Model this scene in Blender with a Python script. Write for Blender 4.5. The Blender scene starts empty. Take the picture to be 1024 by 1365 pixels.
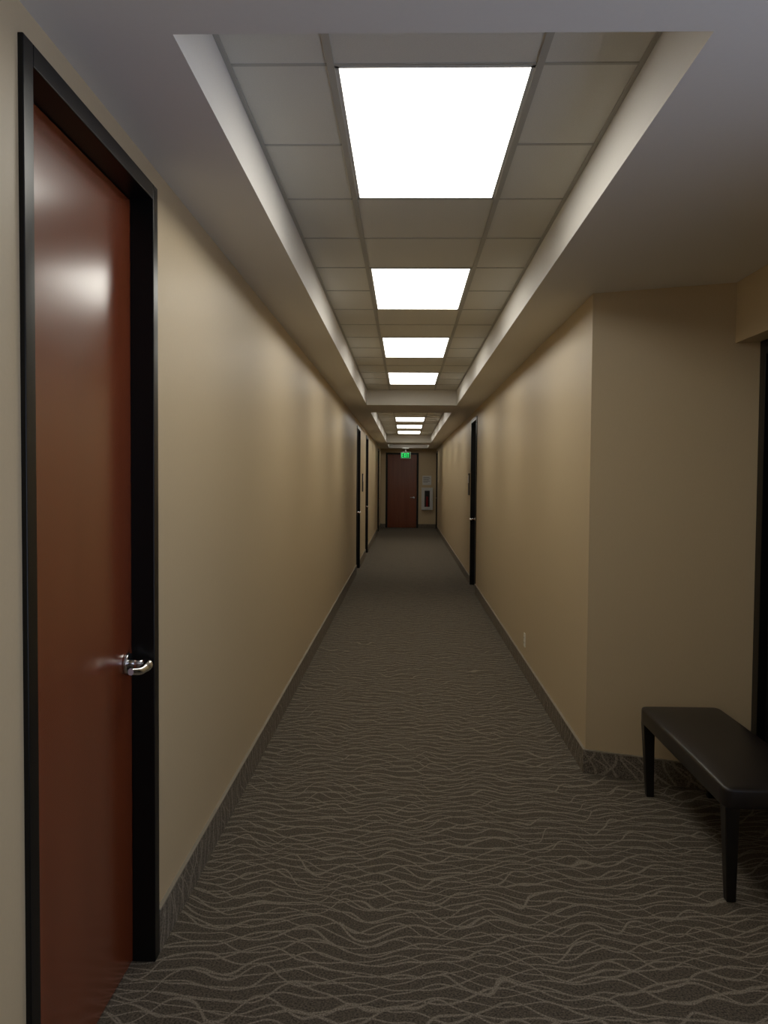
import bpy, bmesh, math
from mathutils import Vector, Matrix
C=bpy.context.collection
sc=bpy.context.scene
try:
    sc.view_settings.view_transform='Standard'
    sc.view_settings.look='None'
except Exception: pass

# ------------------------------------------------------------ materials
def mat(name,col,rough=.5,metal=0.,spec=.5,coat=0.,emis=None,es=0.):
    m=bpy.data.materials.new(name);m.use_nodes=True
    b=m.node_tree.nodes['Principled BSDF']
    b.inputs['Base Color'].default_value=(*col,1)
    b.inputs['Roughness'].default_value=rough
    b.inputs['Metallic'].default_value=metal
    b.inputs['Specular IOR Level'].default_value=spec
    b.inputs['Coat Weight'].default_value=coat
    if emis:
        b.inputs['Emission Color'].default_value=(*emis,1)
        b.inputs['Emission Strength'].default_value=es
    return m
def N(m,t,**kw):
    n=m.node_tree.nodes.new(t)
    for k,v in kw.items():
        if hasattr(n,k): setattr(n,k,v)
        else: n.inputs[k.replace('_',' ')].default_value=v
    return n
def L(m,a,b): m.node_tree.links.new(a,b)
def noisy(m,scale=60,amt=.12,bump=.15,stretch=(1,1,1),dist=.002,detail=4):
    b=m.node_tree.nodes['Principled BSDF']
    col=list(b.inputs['Base Color'].default_value)
    g=N(m,'ShaderNodeNewGeometry');mp=N(m,'ShaderNodeMapping');mp.inputs['Scale'].default_value=stretch
    L(m,g.outputs['Position'],mp.inputs['Vector'])
    n=N(m,'ShaderNodeTexNoise');n.inputs['Scale'].default_value=scale;n.inputs['Detail'].default_value=detail
    L(m,mp.outputs[0],n.inputs['Vector'])
    mix=N(m,'ShaderNodeMix');mix.data_type='RGBA'
    mix.inputs[6].default_value=[c*(1-amt) for c in col[:3]]+[1]
    mix.inputs[7].default_value=[min(1,c*(1+amt)) for c in col[:3]]+[1]
    L(m,n.outputs['Fac'],mix.inputs[0]);L(m,mix.outputs[2],b.inputs['Base Color'])
    if bump:
        bp=N(m,'ShaderNodeBump');bp.inputs['Strength'].default_value=bump;bp.inputs['Distance'].default_value=dist
        L(m,n.outputs['Fac'],bp.inputs['Height']);L(m,bp.outputs[0],b.inputs['Normal'])
    return m
M_wall=noisy(mat('wall_paint',(.555,.44,.275),.44,spec=.4),90,.03,.12)
M_ceil=noisy(mat('ceiling_paint',(.74,.71,.665),.6,spec=.3),90,.02,.08)
M_tile=noisy(mat('acoustic_tile',(.73,.715,.655),.9,spec=.1),220,.07,.3)
M_tbar=mat('tbar_metal',(.45,.44,.40),.5)
M_black=noisy(mat('black_frame_paint',(.005,.005,.005),.3,spec=.3),60,.1,.0)
M_chrome=noisy(mat('brushed_chrome',(.78,.78,.79),.16,metal=1),200,.03,.0)
M_panel=mat('light_diffuser',(.9,.9,.9),.4,emis=(1,.975,.89),es=5.8)
M_panel2=mat('light_diffuser_dimmed',(.9,.9,.9),.4,emis=(1,.975,.89),es=3.5)  # emission turned down on the last fixture to darken the corridor end
M_white=noisy(mat('white_enamel',(.62,.62,.60),.4),40,.03,.02)
M_plastic=noisy(mat('outlet_plastic',(.82,.80,.72),.35),40,.02,.0)
M_slot=mat('slot_dark',(.02,.02,.02),.5)
M_leather=noisy(mat('dark_leather',(.013,.010,.009),.38),240,.2,.25,dist=.001)
M_legwood=noisy(mat('dark_leg_wood',(.008,.006,.005),.35),20,.2,.05,(6,6,1))
M_red=noisy(mat('extinguisher_red',(.25,.01,.01),.3),30,.05,.0)
M_signb=noisy(mat('sign_plate_dark',(.03,.028,.026),.4),60,.1,.0)
M_green=mat('exit_green',(.02,.25,.05),.4,emis=(.02,1,.18),es=.9)
M_signface=mat('exit_face',(.01,.06,.02),.3,emis=(0,.35,.06),es=.18)
M_brown=noisy(mat('brown_door_dark',(.012,.010,.010),.35),30,.1,.0)

def wood():
    m=mat('cherry_wood',(.15,.034,.014),.24,spec=.5,coat=.6)
    b=m.node_tree.nodes['Principled BSDF'];b.inputs['Coat Roughness'].default_value=.19
    g=N(m,'ShaderNodeNewGeometry');mp=N(m,'ShaderNodeMapping');mp.inputs['Scale'].default_value=(10,10,.5)
    L(m,g.outputs['Position'],mp.inputs['Vector'])
    n=N(m,'ShaderNodeTexNoise');n.inputs['Scale'].default_value=1.6;n.inputs['Detail'].default_value=6;n.inputs['Distortion'].default_value=.4
    L(m,mp.outputs[0],n.inputs['Vector'])
    r=N(m,'ShaderNodeValToRGB');e=r.color_ramp.elements
    e[0].position=.25;e[0].color=(.158,.032,.010,1);e[1].position=.8;e[1].color=(.21,.048,.016,1)
    L(m,n.outputs['Fac'],r.inputs[0]);L(m,r.outputs[0],b.inputs['Base Color'])
    return m
M_wood=wood()

def carpet(name,base,line,vertical=False):
    m=mat(name,base,.95,spec=.1)
    b=m.node_tree.nodes['Principled BSDF']
    g=N(m,'ShaderNodeNewGeometry')
    cx=N(m,'ShaderNodeSeparateXYZ');L(m,g.outputs['Position'],cx.inputs[0])
    if vertical:
        ax=N(m,'ShaderNodeMath',operation='ADD');L(m,cx.outputs[0],ax.inputs[0]);L(m,cx.outputs[1],ax.inputs[1])
        PX,PY=cx.outputs[2],ax.outputs[0]
    else: PX,PY=cx.outputs[0],cx.outputs[1]
    masks=[]
    # (period m, noise freq x, noise freq y, amplitude in periods, offset, width)
    for per,fx,fy,A,off,wd_ in [(.070,4.6,2.4,4.0,0.,.066),(.082,4.0,2.6,4.6,17.3,.058),(.120,5.4,2.0,3.6,41.9,.042)]:
        mx_=N(m,'ShaderNodeMath',operation='MULTIPLY');L(m,PX,mx_.inputs[0]);mx_.inputs[1].default_value=fx
        my_=N(m,'ShaderNodeMath',operation='MULTIPLY');L(m,PY,my_.inputs[0]);my_.inputs[1].default_value=fy
        cb=N(m,'ShaderNodeCombineXYZ');L(m,mx_.outputs[0],cb.inputs[0]);L(m,my_.outputs[0],cb.inputs[1]);cb.inputs[2].default_value=off
        nz=N(m,'ShaderNodeTexNoise');nz.inputs['Scale'].default_value=1;nz.inputs['Detail'].default_value=.5
        L(m,cb.outputs[0],nz.inputs['Vector'])
        am=N(m,'ShaderNodeMath',operation='MULTIPLY');L(m,nz.outputs['Fac'],am.inputs[0]);am.inputs[1].default_value=A
        yk=N(m,'ShaderNodeMath',operation='MULTIPLY_ADD');L(m,PY,yk.inputs[0]);yk.inputs[1].default_value=1/per
        L(m,am.outputs[0],yk.inputs[2])
        pp=N(m,'ShaderNodeMath',operation='PINGPONG');L(m,yk.outputs[0],pp.inputs[0]);pp.inputs[1].default_value=.5
        mr=N(m,'ShaderNodeMapRange');mr.inputs[1].default_value=.5-wd_*1.3;mr.inputs[2].default_value=.5-wd_*.6
        L(m,pp.outputs[0],mr.inputs[0]);masks.append(mr.outputs[0])
    mx=N(m,'ShaderNodeMath',operation='MAXIMUM');L(m,masks[0],mx.inputs[0]);L(m,masks[1],mx.inputs[1])
    mx2=N(m,'ShaderNodeMath',operation='MAXIMUM');L(m,mx.outputs[0],mx2.inputs[0]);L(m,masks[2],mx2.inputs[1])
    n=N(m,'ShaderNodeTexNoise');n.inputs['Scale'].default_value=200;n.inputs['Detail'].default_value=2
    L(m,g.outputs['Position'],n.inputs['Vector'])
    nr=N(m,'ShaderNodeMapRange');nr.inputs[1].default_value=.34;nr.inputs[2].default_value=.62;nr.inputs[3].default_value=.12
    L(m,n.outputs['Fac'],nr.inputs[0])
    mu=N(m,'ShaderNodeMath',operation='MULTIPLY');L(m,mx2.outputs[0],mu.inputs[0]);L(m,nr.outputs[0],mu.inputs[1])
    n2=N(m,'ShaderNodeTexNoise');n2.inputs['Scale'].default_value=150;n2.inputs['Detail'].default_value=2
    L(m,g.outputs['Position'],n2.inputs['Vector'])
    n2r=N(m,'ShaderNodeMapRange');n2r.inputs[1].default_value=.3;n2r.inputs[2].default_value=.7
    L(m,n2.outputs['Fac'],n2r.inputs[0])
    bm_=N(m,'ShaderNodeMix');bm_.data_type='RGBA'
    bm_.inputs[6].default_value=[c*.4 for c in base]+[1];bm_.inputs[7].default_value=[c*1.6 for c in base]+[1]
    L(m,n2r.outputs[0],bm_.inputs[0])
    mix=N(m,'ShaderNodeMix');mix.data_type='RGBA';mix.inputs[7].default_value=(*line,1)
    L(m,bm_.outputs[2],mix.inputs[6]);L(m,mu.outputs[0],mix.inputs[0]);L(m,mix.outputs[2],b.inputs['Base Color'])
    bp=N(m,'ShaderNodeBump');bp.inputs['Strength'].default_value=.5;bp.inputs['Distance'].default_value=.003
    L(m,n2.outputs['Fac'],bp.inputs['Height']);L(m,bp.outputs[0],b.inputs['Normal'])
    return m
M_carpet=carpet('carpet',(.094,.079,.060),(.29,.25,.197))
M_cbase=carpet('carpet_base',(.15,.128,.10),(.33,.285,.225),True)
M_bind=noisy(mat('carpet_binding',(.27,.235,.18),.9),200,.2,.2)

# ------------------------------------------------------------ mesh helpers
def mesh(name,boxes,m,parent=None,bevel=0,seg=2,prisms=()):
    """boxes: (x0,x1,y0,y1,z0,z1[,mat_index])"""
    bm=bmesh.new()
    for b in boxes:
        x0,x1,y0,y1,z0,z1=b[:6];mi=b[6] if len(b)>6 else 0
        vs=[bm.verts.new((x,y,z)) for x in (x0,x1) for y in (y0,y1) for z in (z0,z1)]
        for f in ((0,1,3,2),(4,6,7,5),(0,4,5,1),(2,3,7,6),(0,2,6,4),(1,5,7,3)):
            fc=bm.faces.new([vs[i] for i in f]);fc.material_index=mi
    for p in prisms:
        pts,z0,z1,mi=p
        lo=[bm.verts.new((x,y,z0)) for x,y in pts];hi=[bm.verts.new((x,y,z1)) for x,y in pts]
        n=len(pts)
        for i in range(n):
            f=bm.faces.new([lo[i],lo[(i+1)%n],hi[(i+1)%n],hi[i]]);f.material_index=mi
        bm.faces.new(lo[::-1]).material_index=mi;bm.faces.new(hi).material_index=mi
    bmesh.ops.recalc_face_normals(bm,faces=bm.faces)
    me=bpy.data.meshes.new(name);bm.to_mesh(me);bm.free()
    o=bpy.data.objects.new(name,me);C.objects.link(o)
    for k in (m if isinstance(m,(list,tuple)) else [m]): me.materials.append(k)
    if bevel:
        md=o.modifiers.new('bevel','BEVEL');md.width=bevel;md.segments=seg;md.limit_method='ANGLE'
        for f in me.polygons: f.use_smooth=True
        wn=o.modifiers.new('wn','WEIGHTED_NORMAL')
    if parent: o.parent=parent
    return o
def empty(name,loc=(0,0,0)):
    e=bpy.data.objects.new(name,None);C.objects.link(e);e.empty_display_size=.1
    return e
def cyl(name,p0,p1,r0,r1,m,parent=None,seg=32,bevel=.0):
    p0=Vector(p0);p1=Vector(p1);d=p1-p0
    bm=bmesh.new()
    bmesh.ops.create_cone(bm,cap_ends=True,segments=seg,radius1=r0,radius2=r1,depth=d.length)
    q=d.to_track_quat('Z','Y').to_matrix().to_4x4()
    bmesh.ops.transform(bm,matrix=Matrix.Translation((p0+p1)/2)@q,verts=bm.verts)
    me=bpy.data.meshes.new(name);bm.to_mesh(me);bm.free();me.materials.append(m)
    for f in me.polygons: f.use_smooth=len(f.vertices)==4
    o=bpy.data.objects.new(name,me);C.objects.link(o)
    if bevel:
        md=o.modifiers.new('b','BEVEL');md.width=bevel;md.segments=3;md.limit_method='ANGLE'
    if parent:o.parent=parent
    return o
def tube(name,pts,rads,m,parent,flat=1.0):
    cu=bpy.data.curves.new(name,'CURVE');cu.dimensions='3D';cu.bevel_depth=1.0;cu.bevel_resolution=6;cu.use_fill_caps=True
    sp=cu.splines.new('BEZIER');sp.bezier_points.add(len(pts)-1)
    for i,(p,r) in enumerate(zip(pts,rads)):
        bp=sp.bezier_points[i];bp.co=p;bp.radius=r;bp.handle_left_type=bp.handle_right_type='AUTO'
    cu.resolution_u=16;cu.materials.append(m)
    o=bpy.data.objects.new(name,cu);C.objects.link(o);o.parent=parent
    return o

# ------------------------------------------------------------ dimensions (metres)
XL,XR,W=-.825,.997,1.66
ZC,ZT=2.604,2.81
TL,TR=-.537,.679
YB,YE=-4.0,27.9
T=.14; TOP=3.0
DH=2.45
DL=[(1.80,2.77,2.535),(14.2,15.2,2.50),(17.4,18.4,2.50),(24.9,25.9,2.50)]
DR=[(11.95,12.95,2.50),(26.7,27.7,2.50)]
cas=.05
def wall_run(y0,y1,doors,xa,xb):
    out=[];y=y0
    for a,b,t in doors:
        out.append((xa,xb,y,a+cas*.6,0,TOP));out.append((xa,xb,a+cas*.6,b-cas*.6,t-cas*.6,TOP));y=b-cas*.6
    out.append((xa,xb,y,y1,0,TOP));return out
mesh('floor',[(-1.2,2.2,YB-.2,YE+.3,-.1,0)],M_carpet)
mesh('wall_left',wall_run(YB,YE,DL,XL-T,XL),M_wall)
pr=[([(XR,4.62),(1.86,4.28),(1.86,4.75),(XR,4.75)],0,TOP,0)]
mesh('wall_right',wall_run(4.75,YE,DR,XR,XR+T),M_wall,prisms=pr)
VY0,VY1,VZ0,VZ1=-2.6,1.9,.45,2.35
mesh('wall_lobby',[(W,W+.20,3.2,4.40,2.30,TOP),(W,W+.20,VY1,3.2,0,TOP),(W,W+.20,YB,VY0,0,TOP),(W,W+.20,VY0,VY1,0,VZ0),(W,W+.20,VY0,VY1,VZ1,TOP),(1.86,1.95,3.0,4.5,0,TOP)],M_wall)
nm=4
vb=[(W+.08,W+.13,VY0,VY1,VZ0,VZ0+.05),(W+.08,W+.13,VY0,VY1,VZ1-.05,VZ1)]
for i in range(nm+1):
    yy=VY0+(VY1-VY0-.05)*i/nm
    vb.append((W+.08,W+.13,yy,yy+.05,VZ0+.05,VZ1-.05))
mesh('window_1',vb,M_black)
mesh('wall_end',[(XL-T,-.63,YE,YE+.14,0,TOP),(.39,XR+T,YE,YE+.14,0,TOP),(-.63,.39,YE,YE+.14,DH,TOP)],M_wall)
mesh('wall_back',[(XL-T,W+.2,YB-.15,YB,0,TOP)],M_wall)
trays=[(1.95,11.54),(12.83,23.3),(24.7,27.3)]
cb=[(XL-T,TL,YB-.15,YE+.14,ZC,TOP),(TR,XR+T,4.5,YE+.14,ZC,TOP),(TR,1.95,YB-.15,4.5,ZC,TOP),(XR+T,1.95,4.5,4.8,ZC,TOP)]
y=YB-.15
for a,b in trays:
    cb.append((TL,TR,y,a,ZC,TOP));y=b
cb.append((TL,TR,y,YE+.14,ZC,TOP))
mesh('ceiling',cb,M_ceil)
GX0,GX1=-.2305,.3803
MOD=.5955
lights=[2.53+2.385*k for k in range(4)]+[14.25+2.385*k for k in range(4)]+[25.6]
ti=[];tb=[]
def phase(a): return {1.95:2.52,12.83:14.24,24.7:25.59}[a]
for a,b in trays:
    ys=[];p=phase(a)
    while p-MOD>a: p-=MOD
    while p<b: ys.append(p);p+=MOD
    e=[a]+ys+[b]
    for xs in ((TL,GX0),(GX0,GX1),(GX1,TR)):
        for i in range(len(e)-1):
            yc=(e[i]+e[i+1])/2
            if xs[0]==GX0 and any(l-.02<yc<l+1.2 for l in lights): continue
            ti.append((xs[0],xs[1],e[i],e[i+1],ZT,ZT+.015))
    for q in ys:
        if any(l+.1<q<l+1.1 for l in lights):
            tb.append((TL,GX0,q-.006,q+.006,ZT-.003,ZT+.001));tb.append((GX1,TR,q-.006,q+.006,ZT-.003,ZT+.001))
        else: tb.append((TL,TR,q-.006,q+.006,ZT-.003,ZT+.001))
    for gx in (GX0,GX1): tb.append((gx-.011,gx+.011,a,b,ZT-.005,ZT+.001))
    tb+= [(TL,TL+.015,a,b,ZT-.005,ZT+.001),(TR-.015,TR,a,b,ZT-.005,ZT+.001)]
mesh('ceiling_tiles',ti,M_tile)
mesh('trim_1',tb,M_tbar)
for l in lights:
    e=empty('fluorescent_ceiling_light')
    x0,x1,y0,y1=GX0+.011,GX1-.011,l,l+1.175
    mesh('housing',[(x0,x1,y0,y1,ZT+.03,ZT+.10),(x0,x0+.012,y0,y1,ZT-.002,ZT+.03),(x1-.012,x1,y0,y1,ZT-.002,ZT+.03),(x0,x1,y0,y0+.012,ZT-.002,ZT+.03),(x0,x1,y1-.012,y1,ZT-.002,ZT+.03)],M_white,e)
    mesh('diffuser',[(x0+.012,x1-.012,y0+.012,y1-.012,ZT+.0005,ZT+.008)],M_panel2 if l>25 else M_panel,e)

# ---- carpet baseboards
bh=.125;bt=.012
def base_run(y0,y1,doors,xa,xb,h):
    out=[];y=y0
    for a,b,t in doors:
        out.append((xa,xb,y,a,0,h));y=b
    if y<y1: out.append((xa,xb,y,y1,0,h))
    return out
bl=base_run(YB,YE,DL,XL,XL+bt,.145)
mesh('baseboard_left',bl+[(a,b+.002,c,d,f,f+.006,1) for a,b,c,d,e_,f in bl],[M_cbase,M_bind])
br=base_run(4.61,YE,DR,XR-bt,XR,bh)
ang=[([(XR-bt,4.61),(1.86,4.27),(1.86,4.30),(XR,4.63)],0,bh,0),([(XR-bt,4.608),(1.86,4.268),(1.86,4.30),(XR,4.63)],bh,bh+.006,1)]
mesh('baseboard_right',br+[(a-.002,b,c,d,f,f+.006,1) for a,b,c,d,e_,f in br],[M_cbase,M_bind],prisms=ang)
mesh('baseboard_lobby',[(W-bt,W,YB,3.2,0,bh),(W-bt-.002,W,YB,3.2,bh,bh+.006,1)],[M_cbase,M_bind])
mesh('baseboard_end',[(XL+bt,-.66,YE-bt,YE,0,bh),(.42,XR-bt,YE-bt,YE,0,bh),(XL+bt,-.66,YE-bt-.002,YE,bh,bh+.006,1),(.42,XR-bt,YE-bt-.002,YE,bh,bh+.006,1)],[M_cbase,M_bind])

# ---- doors
def lever(e,p,out,along):
    p=Vector(p);o=Vector(out);a=Vector(along);z=Vector((0,0,1))
    cyl('handle_rose',p,p+o*.012,.036,.034,M_chrome,e,bevel=.003)
    cyl('handle_neck',p+o*.010,p+o*.062,.014,.0135,M_chrome,e)
    q=p+o*.068
    tube('handle_lever',[q-o*.014-a*.006,q+a*.012+o*.004,q+a*.045-z*.004+o*.003,q+a*.085-z*.004,q+a*.120+z*.002-o*.014],[.015,.0170,.0145,.0125,.011],M_chrome,e)
def door(n,side,x,y0,y1,top):
    e=empty('door_%d'%n)
    s=-side
    def bx(xa,xb,*r): return (min(xa,xb),max(xa,xb),*r)
    pr=.012;rec=-.062
    f=[bx(x+s*pr,x-s*.13,y0,y0+cas,0,top),bx(x+s*pr,x-s*.13,y1-cas,y1,0,top),bx(x+s*pr,x-s*.13,y0+cas,y1-cas,top-cas,top)]
    mesh('frame',f,M_black,e,bevel=.003)
    st=[bx(x-s*.105,x-s*.125,y0+cas,y0+cas+.015,0,top-cas),bx(x-s*.105,x-s*.125,y1-cas-.015,y1-cas,0,top-cas),bx(x-s*.105,x-s*.125,y0+cas,y1-cas,top-cas-.015,top-cas)]
    mesh('stop',st,M_black,e)
    mesh('leaf',[bx(x+s*rec,x+s*(rec-.042),y0+cas+.003,y1-cas-.003,.008,top-cas-.003)],M_wood,e,bevel=.002)
    lever(e,(x+s*rec,y1-cas-.058,1.005),(s,0,0),(0,-1,0))
    mesh('hinges',[bx(x+s*(rec+.008),x+s*(rec-.001),y0+cas+.001,y0+cas+.014,z,z+.1) for z in (.2,1.15,2.1)],M_chrome,e)
    return e
n=1
for a,b,t in DL: door(n,-1,XL,a,b,t);n+=1
for a,b,t in DR: door(n,1,XR,a,b,t);n+=1
e=empty('door_%d'%n);n+=1
mesh('frame',[(-.66,-.60,YE-.015,YE+.12,0,DH+.02),(.36,.42,YE-.015,YE+.12,0,DH+.02),(-.60,.36,YE-.015,YE+.12,DH-.04,DH+.02)],M_black,e,bevel=.003)
mesh('stop',[(-.60,-.58,YE+.064,YE+.084,0,DH-.04),(.34,.36,YE+.064,YE+.084,0,DH-.04),(-.58,.34,YE+.064,YE+.084,DH-.06,DH-.04),(-.6,.36,YE+.064,YE+.12,0,.012)],M_black,e)
mesh('leaf',[(-.597,.357,YE+.02,YE+.062,.008,DH-.043)],M_wood,e,bevel=.002)
lever(e,(.27,YE+.02,1.0),(0,-1,0),(-1,0,0))
e=empty('door_%d'%n)
mesh('frame',[(1.76,1.86,4.23,4.30,0,2.30),(1.76,1.86,3.2,3.27,0,2.30),(1.76,1.86,3.27,4.23,2.23,2.30)],M_black,e,bevel=.003)
mesh('leaf',[(1.80,1.845,3.273,4.227,.008,2.227)],M_brown,e,bevel=.002)
lever(e,(1.80,3.35,1.0),(-1,0,0),(0,1,0))

# ---- bench
def bench():
    e=empty('bench')
    x0,x1,y0,y1,zt=1.207,1.607,3.165,4.33,.465
    bm=bmesh.new();nx,ny=14,34
    def prof(u): return (1-abs(2*u-1)**5)
    g={}
    for i in range(nx+1):
        for j in range(ny+1):
            u,v=i/nx,j/ny
            g[i,j]=bm.verts.new((x0+(x1-x0)*u,y0+(y1-y0)*v,zt-.016+.018*prof(u)*prof(v)))
    for i in range(nx):
        for j in range(ny): bm.faces.new([g[i,j],g[i+1,j],g[i+1,j+1],g[i,j+1]])
    be=[ed for ed in bm.edges if ed.is_boundary]
    r=bmesh.ops.extrude_edge_only(bm,edges=be);vs=[v for v in r['geom'] if isinstance(v,bmesh.types.BMVert)]
    for v in vs: v.co.z=zt-.095
    bmesh.ops.contextual_create(bm,geom=[ed for ed in bm.edges if ed.is_boundary])
    rc=.03
    for v in bm.verts:
        dx=min(v.co.x-x0,x1-v.co.x);dy=min(v.co.y-y0,y1-v.co.y)
        if dx<rc and dy<rc:
            cxx=x0+rc if v.co.x-x0<rc else x1-rc; cyy=y0+rc if v.co.y-y0<rc else y1-rc
            d=Vector((v.co.x-cxx,v.co.y-cyy));k=max(abs(d.x),abs(d.y))
            if d.length>1e-6:
                d2=d.normalized()*k;v.co.x=cxx+d2.x;v.co.y=cyy+d2.y
    bmesh.ops.recalc_face_normals(bm,faces=bm.faces)
    me=bpy.data.meshes.new('seat');bm.to_mesh(me);bm.free();me.materials.append(M_leather)
    for f in me.polygons:f.use_smooth=True
    o=bpy.data.objects.new('seat',me);C.objects.link(o);o.parent=e
    md=o.modifiers.new('b','BEVEL');md.width=.012;md.segments=4;md.limit_method='ANGLE';md.angle_limit=math.radians(50)
    k=0
    for sx in (0,1):
        for sy in (0,1):
            k+=1
            cx=x0+.034 if sx==0 else x1-.034;cy=y0+.040 if sy==0 else y1-.034
            fx=cx+(.012 if sx==0 else -.012);fy=cy+(.012 if sy==0 else -.010)
            bm=bmesh.new();a,b=.028,.018
            hi=[bm.verts.new((cx+i*a,cy+j*a,zt-.09)) for i,j in((-1,-1),(1,-1),(1,1),(-1,1))]
            lo=[bm.verts.new((fx+i*b,fy+j*b,0)) for i,j in((-1,-1),(1,-1),(1,1),(-1,1))]
            for q in range(4): bm.faces.new([lo[q],lo[(q+1)%4],hi[(q+1)%4],hi[q]])
            bm.faces.new(lo[::-1]);bm.faces.new(hi);bmesh.ops.recalc_face_normals(bm,faces=bm.faces)
            me=bpy.data.meshes.new('leg_%d'%k);bm.to_mesh(me);bm.free();me.materials.append(M_legwood)
            o=bpy.data.objects.new('leg_%d'%k,me);C.objects.link(o);o.parent=e
            md=o.modifiers.new('b','BEVEL');md.width=.003;md.segments=2
bench()

def outlet(x,y,z):
    e=empty('electrical_outlet')
    mesh('plate',[(x-.006,x,y-.036,y+.036,z-.058,z+.058)],M_plastic,e,bevel=.003)
    mesh('sockets',[(x-.009,x-.005,y-.017,y+.017,z+s-.014,z+s+.014) for s in(-.021,.021)],M_plastic,e,bevel=.003)
    mesh('slots',[(x-.0095,x-.0085,y+a-.0015,y+a+.0015,z+s-.006,z+s+.006) for s in(-.021,.021) for a in(-.007,.007)],M_slot,e)
outlet(XR,6.99,.28)
def plate(x,s,y,z):
    e=empty('room_sign')
    a,b=sorted((x,x+s*.018))
    mesh('backplate',[(a,b,y-.1,y+.1,z-.17,z+.17)],M_signb,e,bevel=.003)
    a,b=sorted((x+s*.018,x+s*.021))
    mesh('insert',[(a,b,y-.08,y+.08,z+.02,z+.14)],M_white,e)
plate(XR,-1,13.3,1.53);plate(XL,1,16.05,1.53)

# ---- exit sign
e=empty('exit_sign')
yx=27.0
mesh('canopy',[(-.12,.10,yx-.06,yx+.06,ZC-.03,ZC)],M_white,e,bevel=.004)
mesh('stem',[(-.02,0,yx-.01,yx+.01,2.46,ZC-.03)],M_white,e)
mesh('housing',[(-.165,.145,yx-.022,yx+.022,2.26,2.46)],M_white,e,bevel=.004)
mesh('face',[(-.155,.135,yx-.025,yx-.021,2.27,2.45)],M_signface,e)
B=[];cx=-.14
def bb(x0,x1,z0,z1): B.append((x0,x1,yx-.030,yx-.024,z0,z1))
z0,z1=2.29,2.43;t=.018;w=.055
bb(cx,cx+t,z0,z1)
for z in (z0,(z0+z1)/2-t/2,z1-t): bb(cx+t,cx+w,z,z+t)
cx+=w+.018
lx=cx;bm=bmesh.new()
for (xa,xb) in ((lx,lx+w-t),(lx+w-t,lx)):
    fr=[bm.verts.new(v) for v in((xa,yx-.030,z0),(xa+t,yx-.030,z0),(xb+t,yx-.030,z1),(xb,yx-.030,z1))]
    bk=[bm.verts.new(v) for v in((xa,yx-.024,z0),(xa+t,yx-.024,z0),(xb+t,yx-.024,z1),(xb,yx-.024,z1))]
    for q in range(4): bm.faces.new([fr[q],fr[(q+1)%4],bk[(q+1)%4],bk[q]])
    bm.faces.new(fr);bm.faces.new(bk[::-1])
bmesh.ops.recalc_face_normals(bm,faces=bm.faces)
me=bpy.data.meshes.new('letter_x');bm.to_mesh(me);bm.free();me.materials.append(M_green)
o=bpy.data.objects.new('letter_x',me);C.objects.link(o);o.parent=e
cx+=w+.018;bb(cx,cx+t,z0,z1);cx+=t+.018
bb(cx,cx+w,z1-t,z1);bb(cx+w/2-t/2,cx+w/2+t/2,z0,z1-t)
mesh('letters',B,M_green,e)

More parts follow.
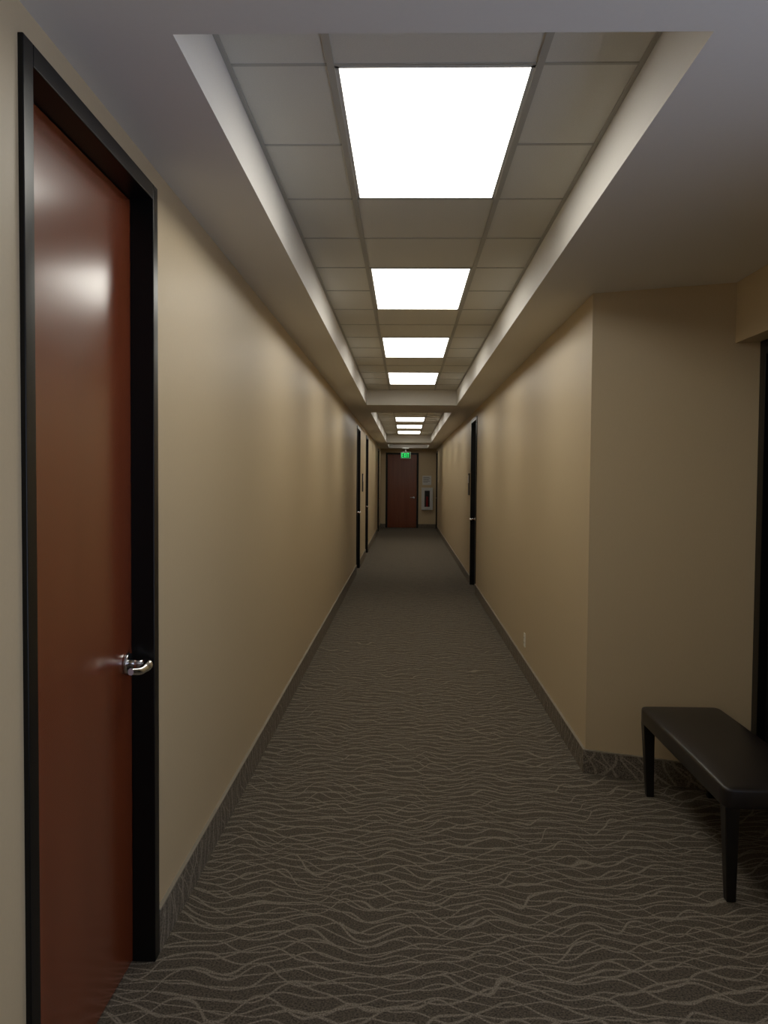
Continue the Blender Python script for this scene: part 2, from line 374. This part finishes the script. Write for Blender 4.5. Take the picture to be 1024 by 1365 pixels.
# ---- fire extinguisher cabinet
e=empty('fire_extinguisher_cabinet')
a,b,c,d=.52,.89,.60,1.33;yf=YE-.09
mesh('case',[(a,b,YE-.01,YE,c,d),(a,a+.045,yf,YE,c,d),(b-.045,b,yf,YE,c,d),(a,b,yf,YE,c,c+.045),(a,b,yf,YE,d-.045,d)],M_white,e)
mesh('door_rim',[(a+.0,a+.10,yf-.012,yf,c+.0,d-.0),(b-.10,b-.0,yf-.012,yf,c+.0,d-.0),(a+.10,b-.10,yf-.012,yf,c,c+.10),(a+.10,b-.10,yf-.012,yf,d-.10,d)],M_white,e,bevel=.003)
mesh('interior',[(a+.045,b-.045,YE-.018,YE-.010,c+.045,d-.045)],M_slot,e)
cyl('extinguisher_body',(.705,YE-.052,c+.05),(.705,YE-.052,c+.44),.034,.034,M_red,e,bevel=.008)
cyl('extinguisher_valve',(.705,YE-.052,c+.44),(.705,YE-.052,c+.52),.014,.010,M_slot,e)
mesh('latch',[(b-.055,b-.040,yf-.024,yf-.012,.92,1.0)],M_chrome,e,bevel=.002)
e=empty('wall_notice')
mesh('board',[(.545,.835,YE-.015,YE,1.42,1.72)],M_white,e,bevel=.003)
mesh('text_lines',[(.575,.575+w_,YE-.0165,YE-.015,z,z+.012) for z,w_ in((1.66,.2),(1.62,.23),(1.58,.18),(1.54,.22),(1.50,.15))],M_signb,e)

# ------------------------------------------------------------ daylight : overcast sky, with a brighter lower half added to light the ceiling
wd=bpy.data.worlds.new('World');sc.world=wd;wd.use_nodes=True
nt=wd.node_tree;bg=nt.nodes['Background']
tc=nt.nodes.new('ShaderNodeTexCoord');sx=nt.nodes.new('ShaderNodeSeparateXYZ');nt.links.new(tc.outputs['Generated'],sx.inputs[0])
rp=nt.nodes.new('ShaderNodeValToRGB');mr=nt.nodes.new('ShaderNodeMapRange')
mr.inputs[1].default_value=-.3;mr.inputs[2].default_value=.3
nt.links.new(sx.outputs[2],mr.inputs[0]);nt.links.new(mr.outputs[0],rp.inputs[0])
rp.color_ramp.elements[0].color=(.62,.70,.92,1);rp.color_ramp.elements[1].color=(.50,.55,.66,1)
nt.links.new(rp.outputs[0],bg.inputs[0]);bg.inputs[1].default_value=2.4

# ------------------------------------------------------------ camera
yaw,pit,rol,f=.0254,-.0388,.0077,1130
fw=Vector((-math.sin(yaw)*math.cos(pit),math.cos(yaw)*math.cos(pit),math.sin(pit)))
rt=Vector((math.cos(yaw),math.sin(yaw),0));up=rt.cross(fw)
r=rt*math.cos(rol)+up*math.sin(rol);u=-rt*math.sin(rol)+up*math.cos(rol)
cd=bpy.data.cameras.new('camera');co=bpy.data.objects.new('camera',cd);C.objects.link(co)
mt=Matrix((r,u,-fw)).transposed().to_4x4();mt.translation=(0,0,1.6);co.matrix_world=mt
cd.sensor_fit='VERTICAL';cd.sensor_height=36;cd.lens=36*f/1365
cd.clip_start=.05;cd.clip_end=200
sc.camera=co
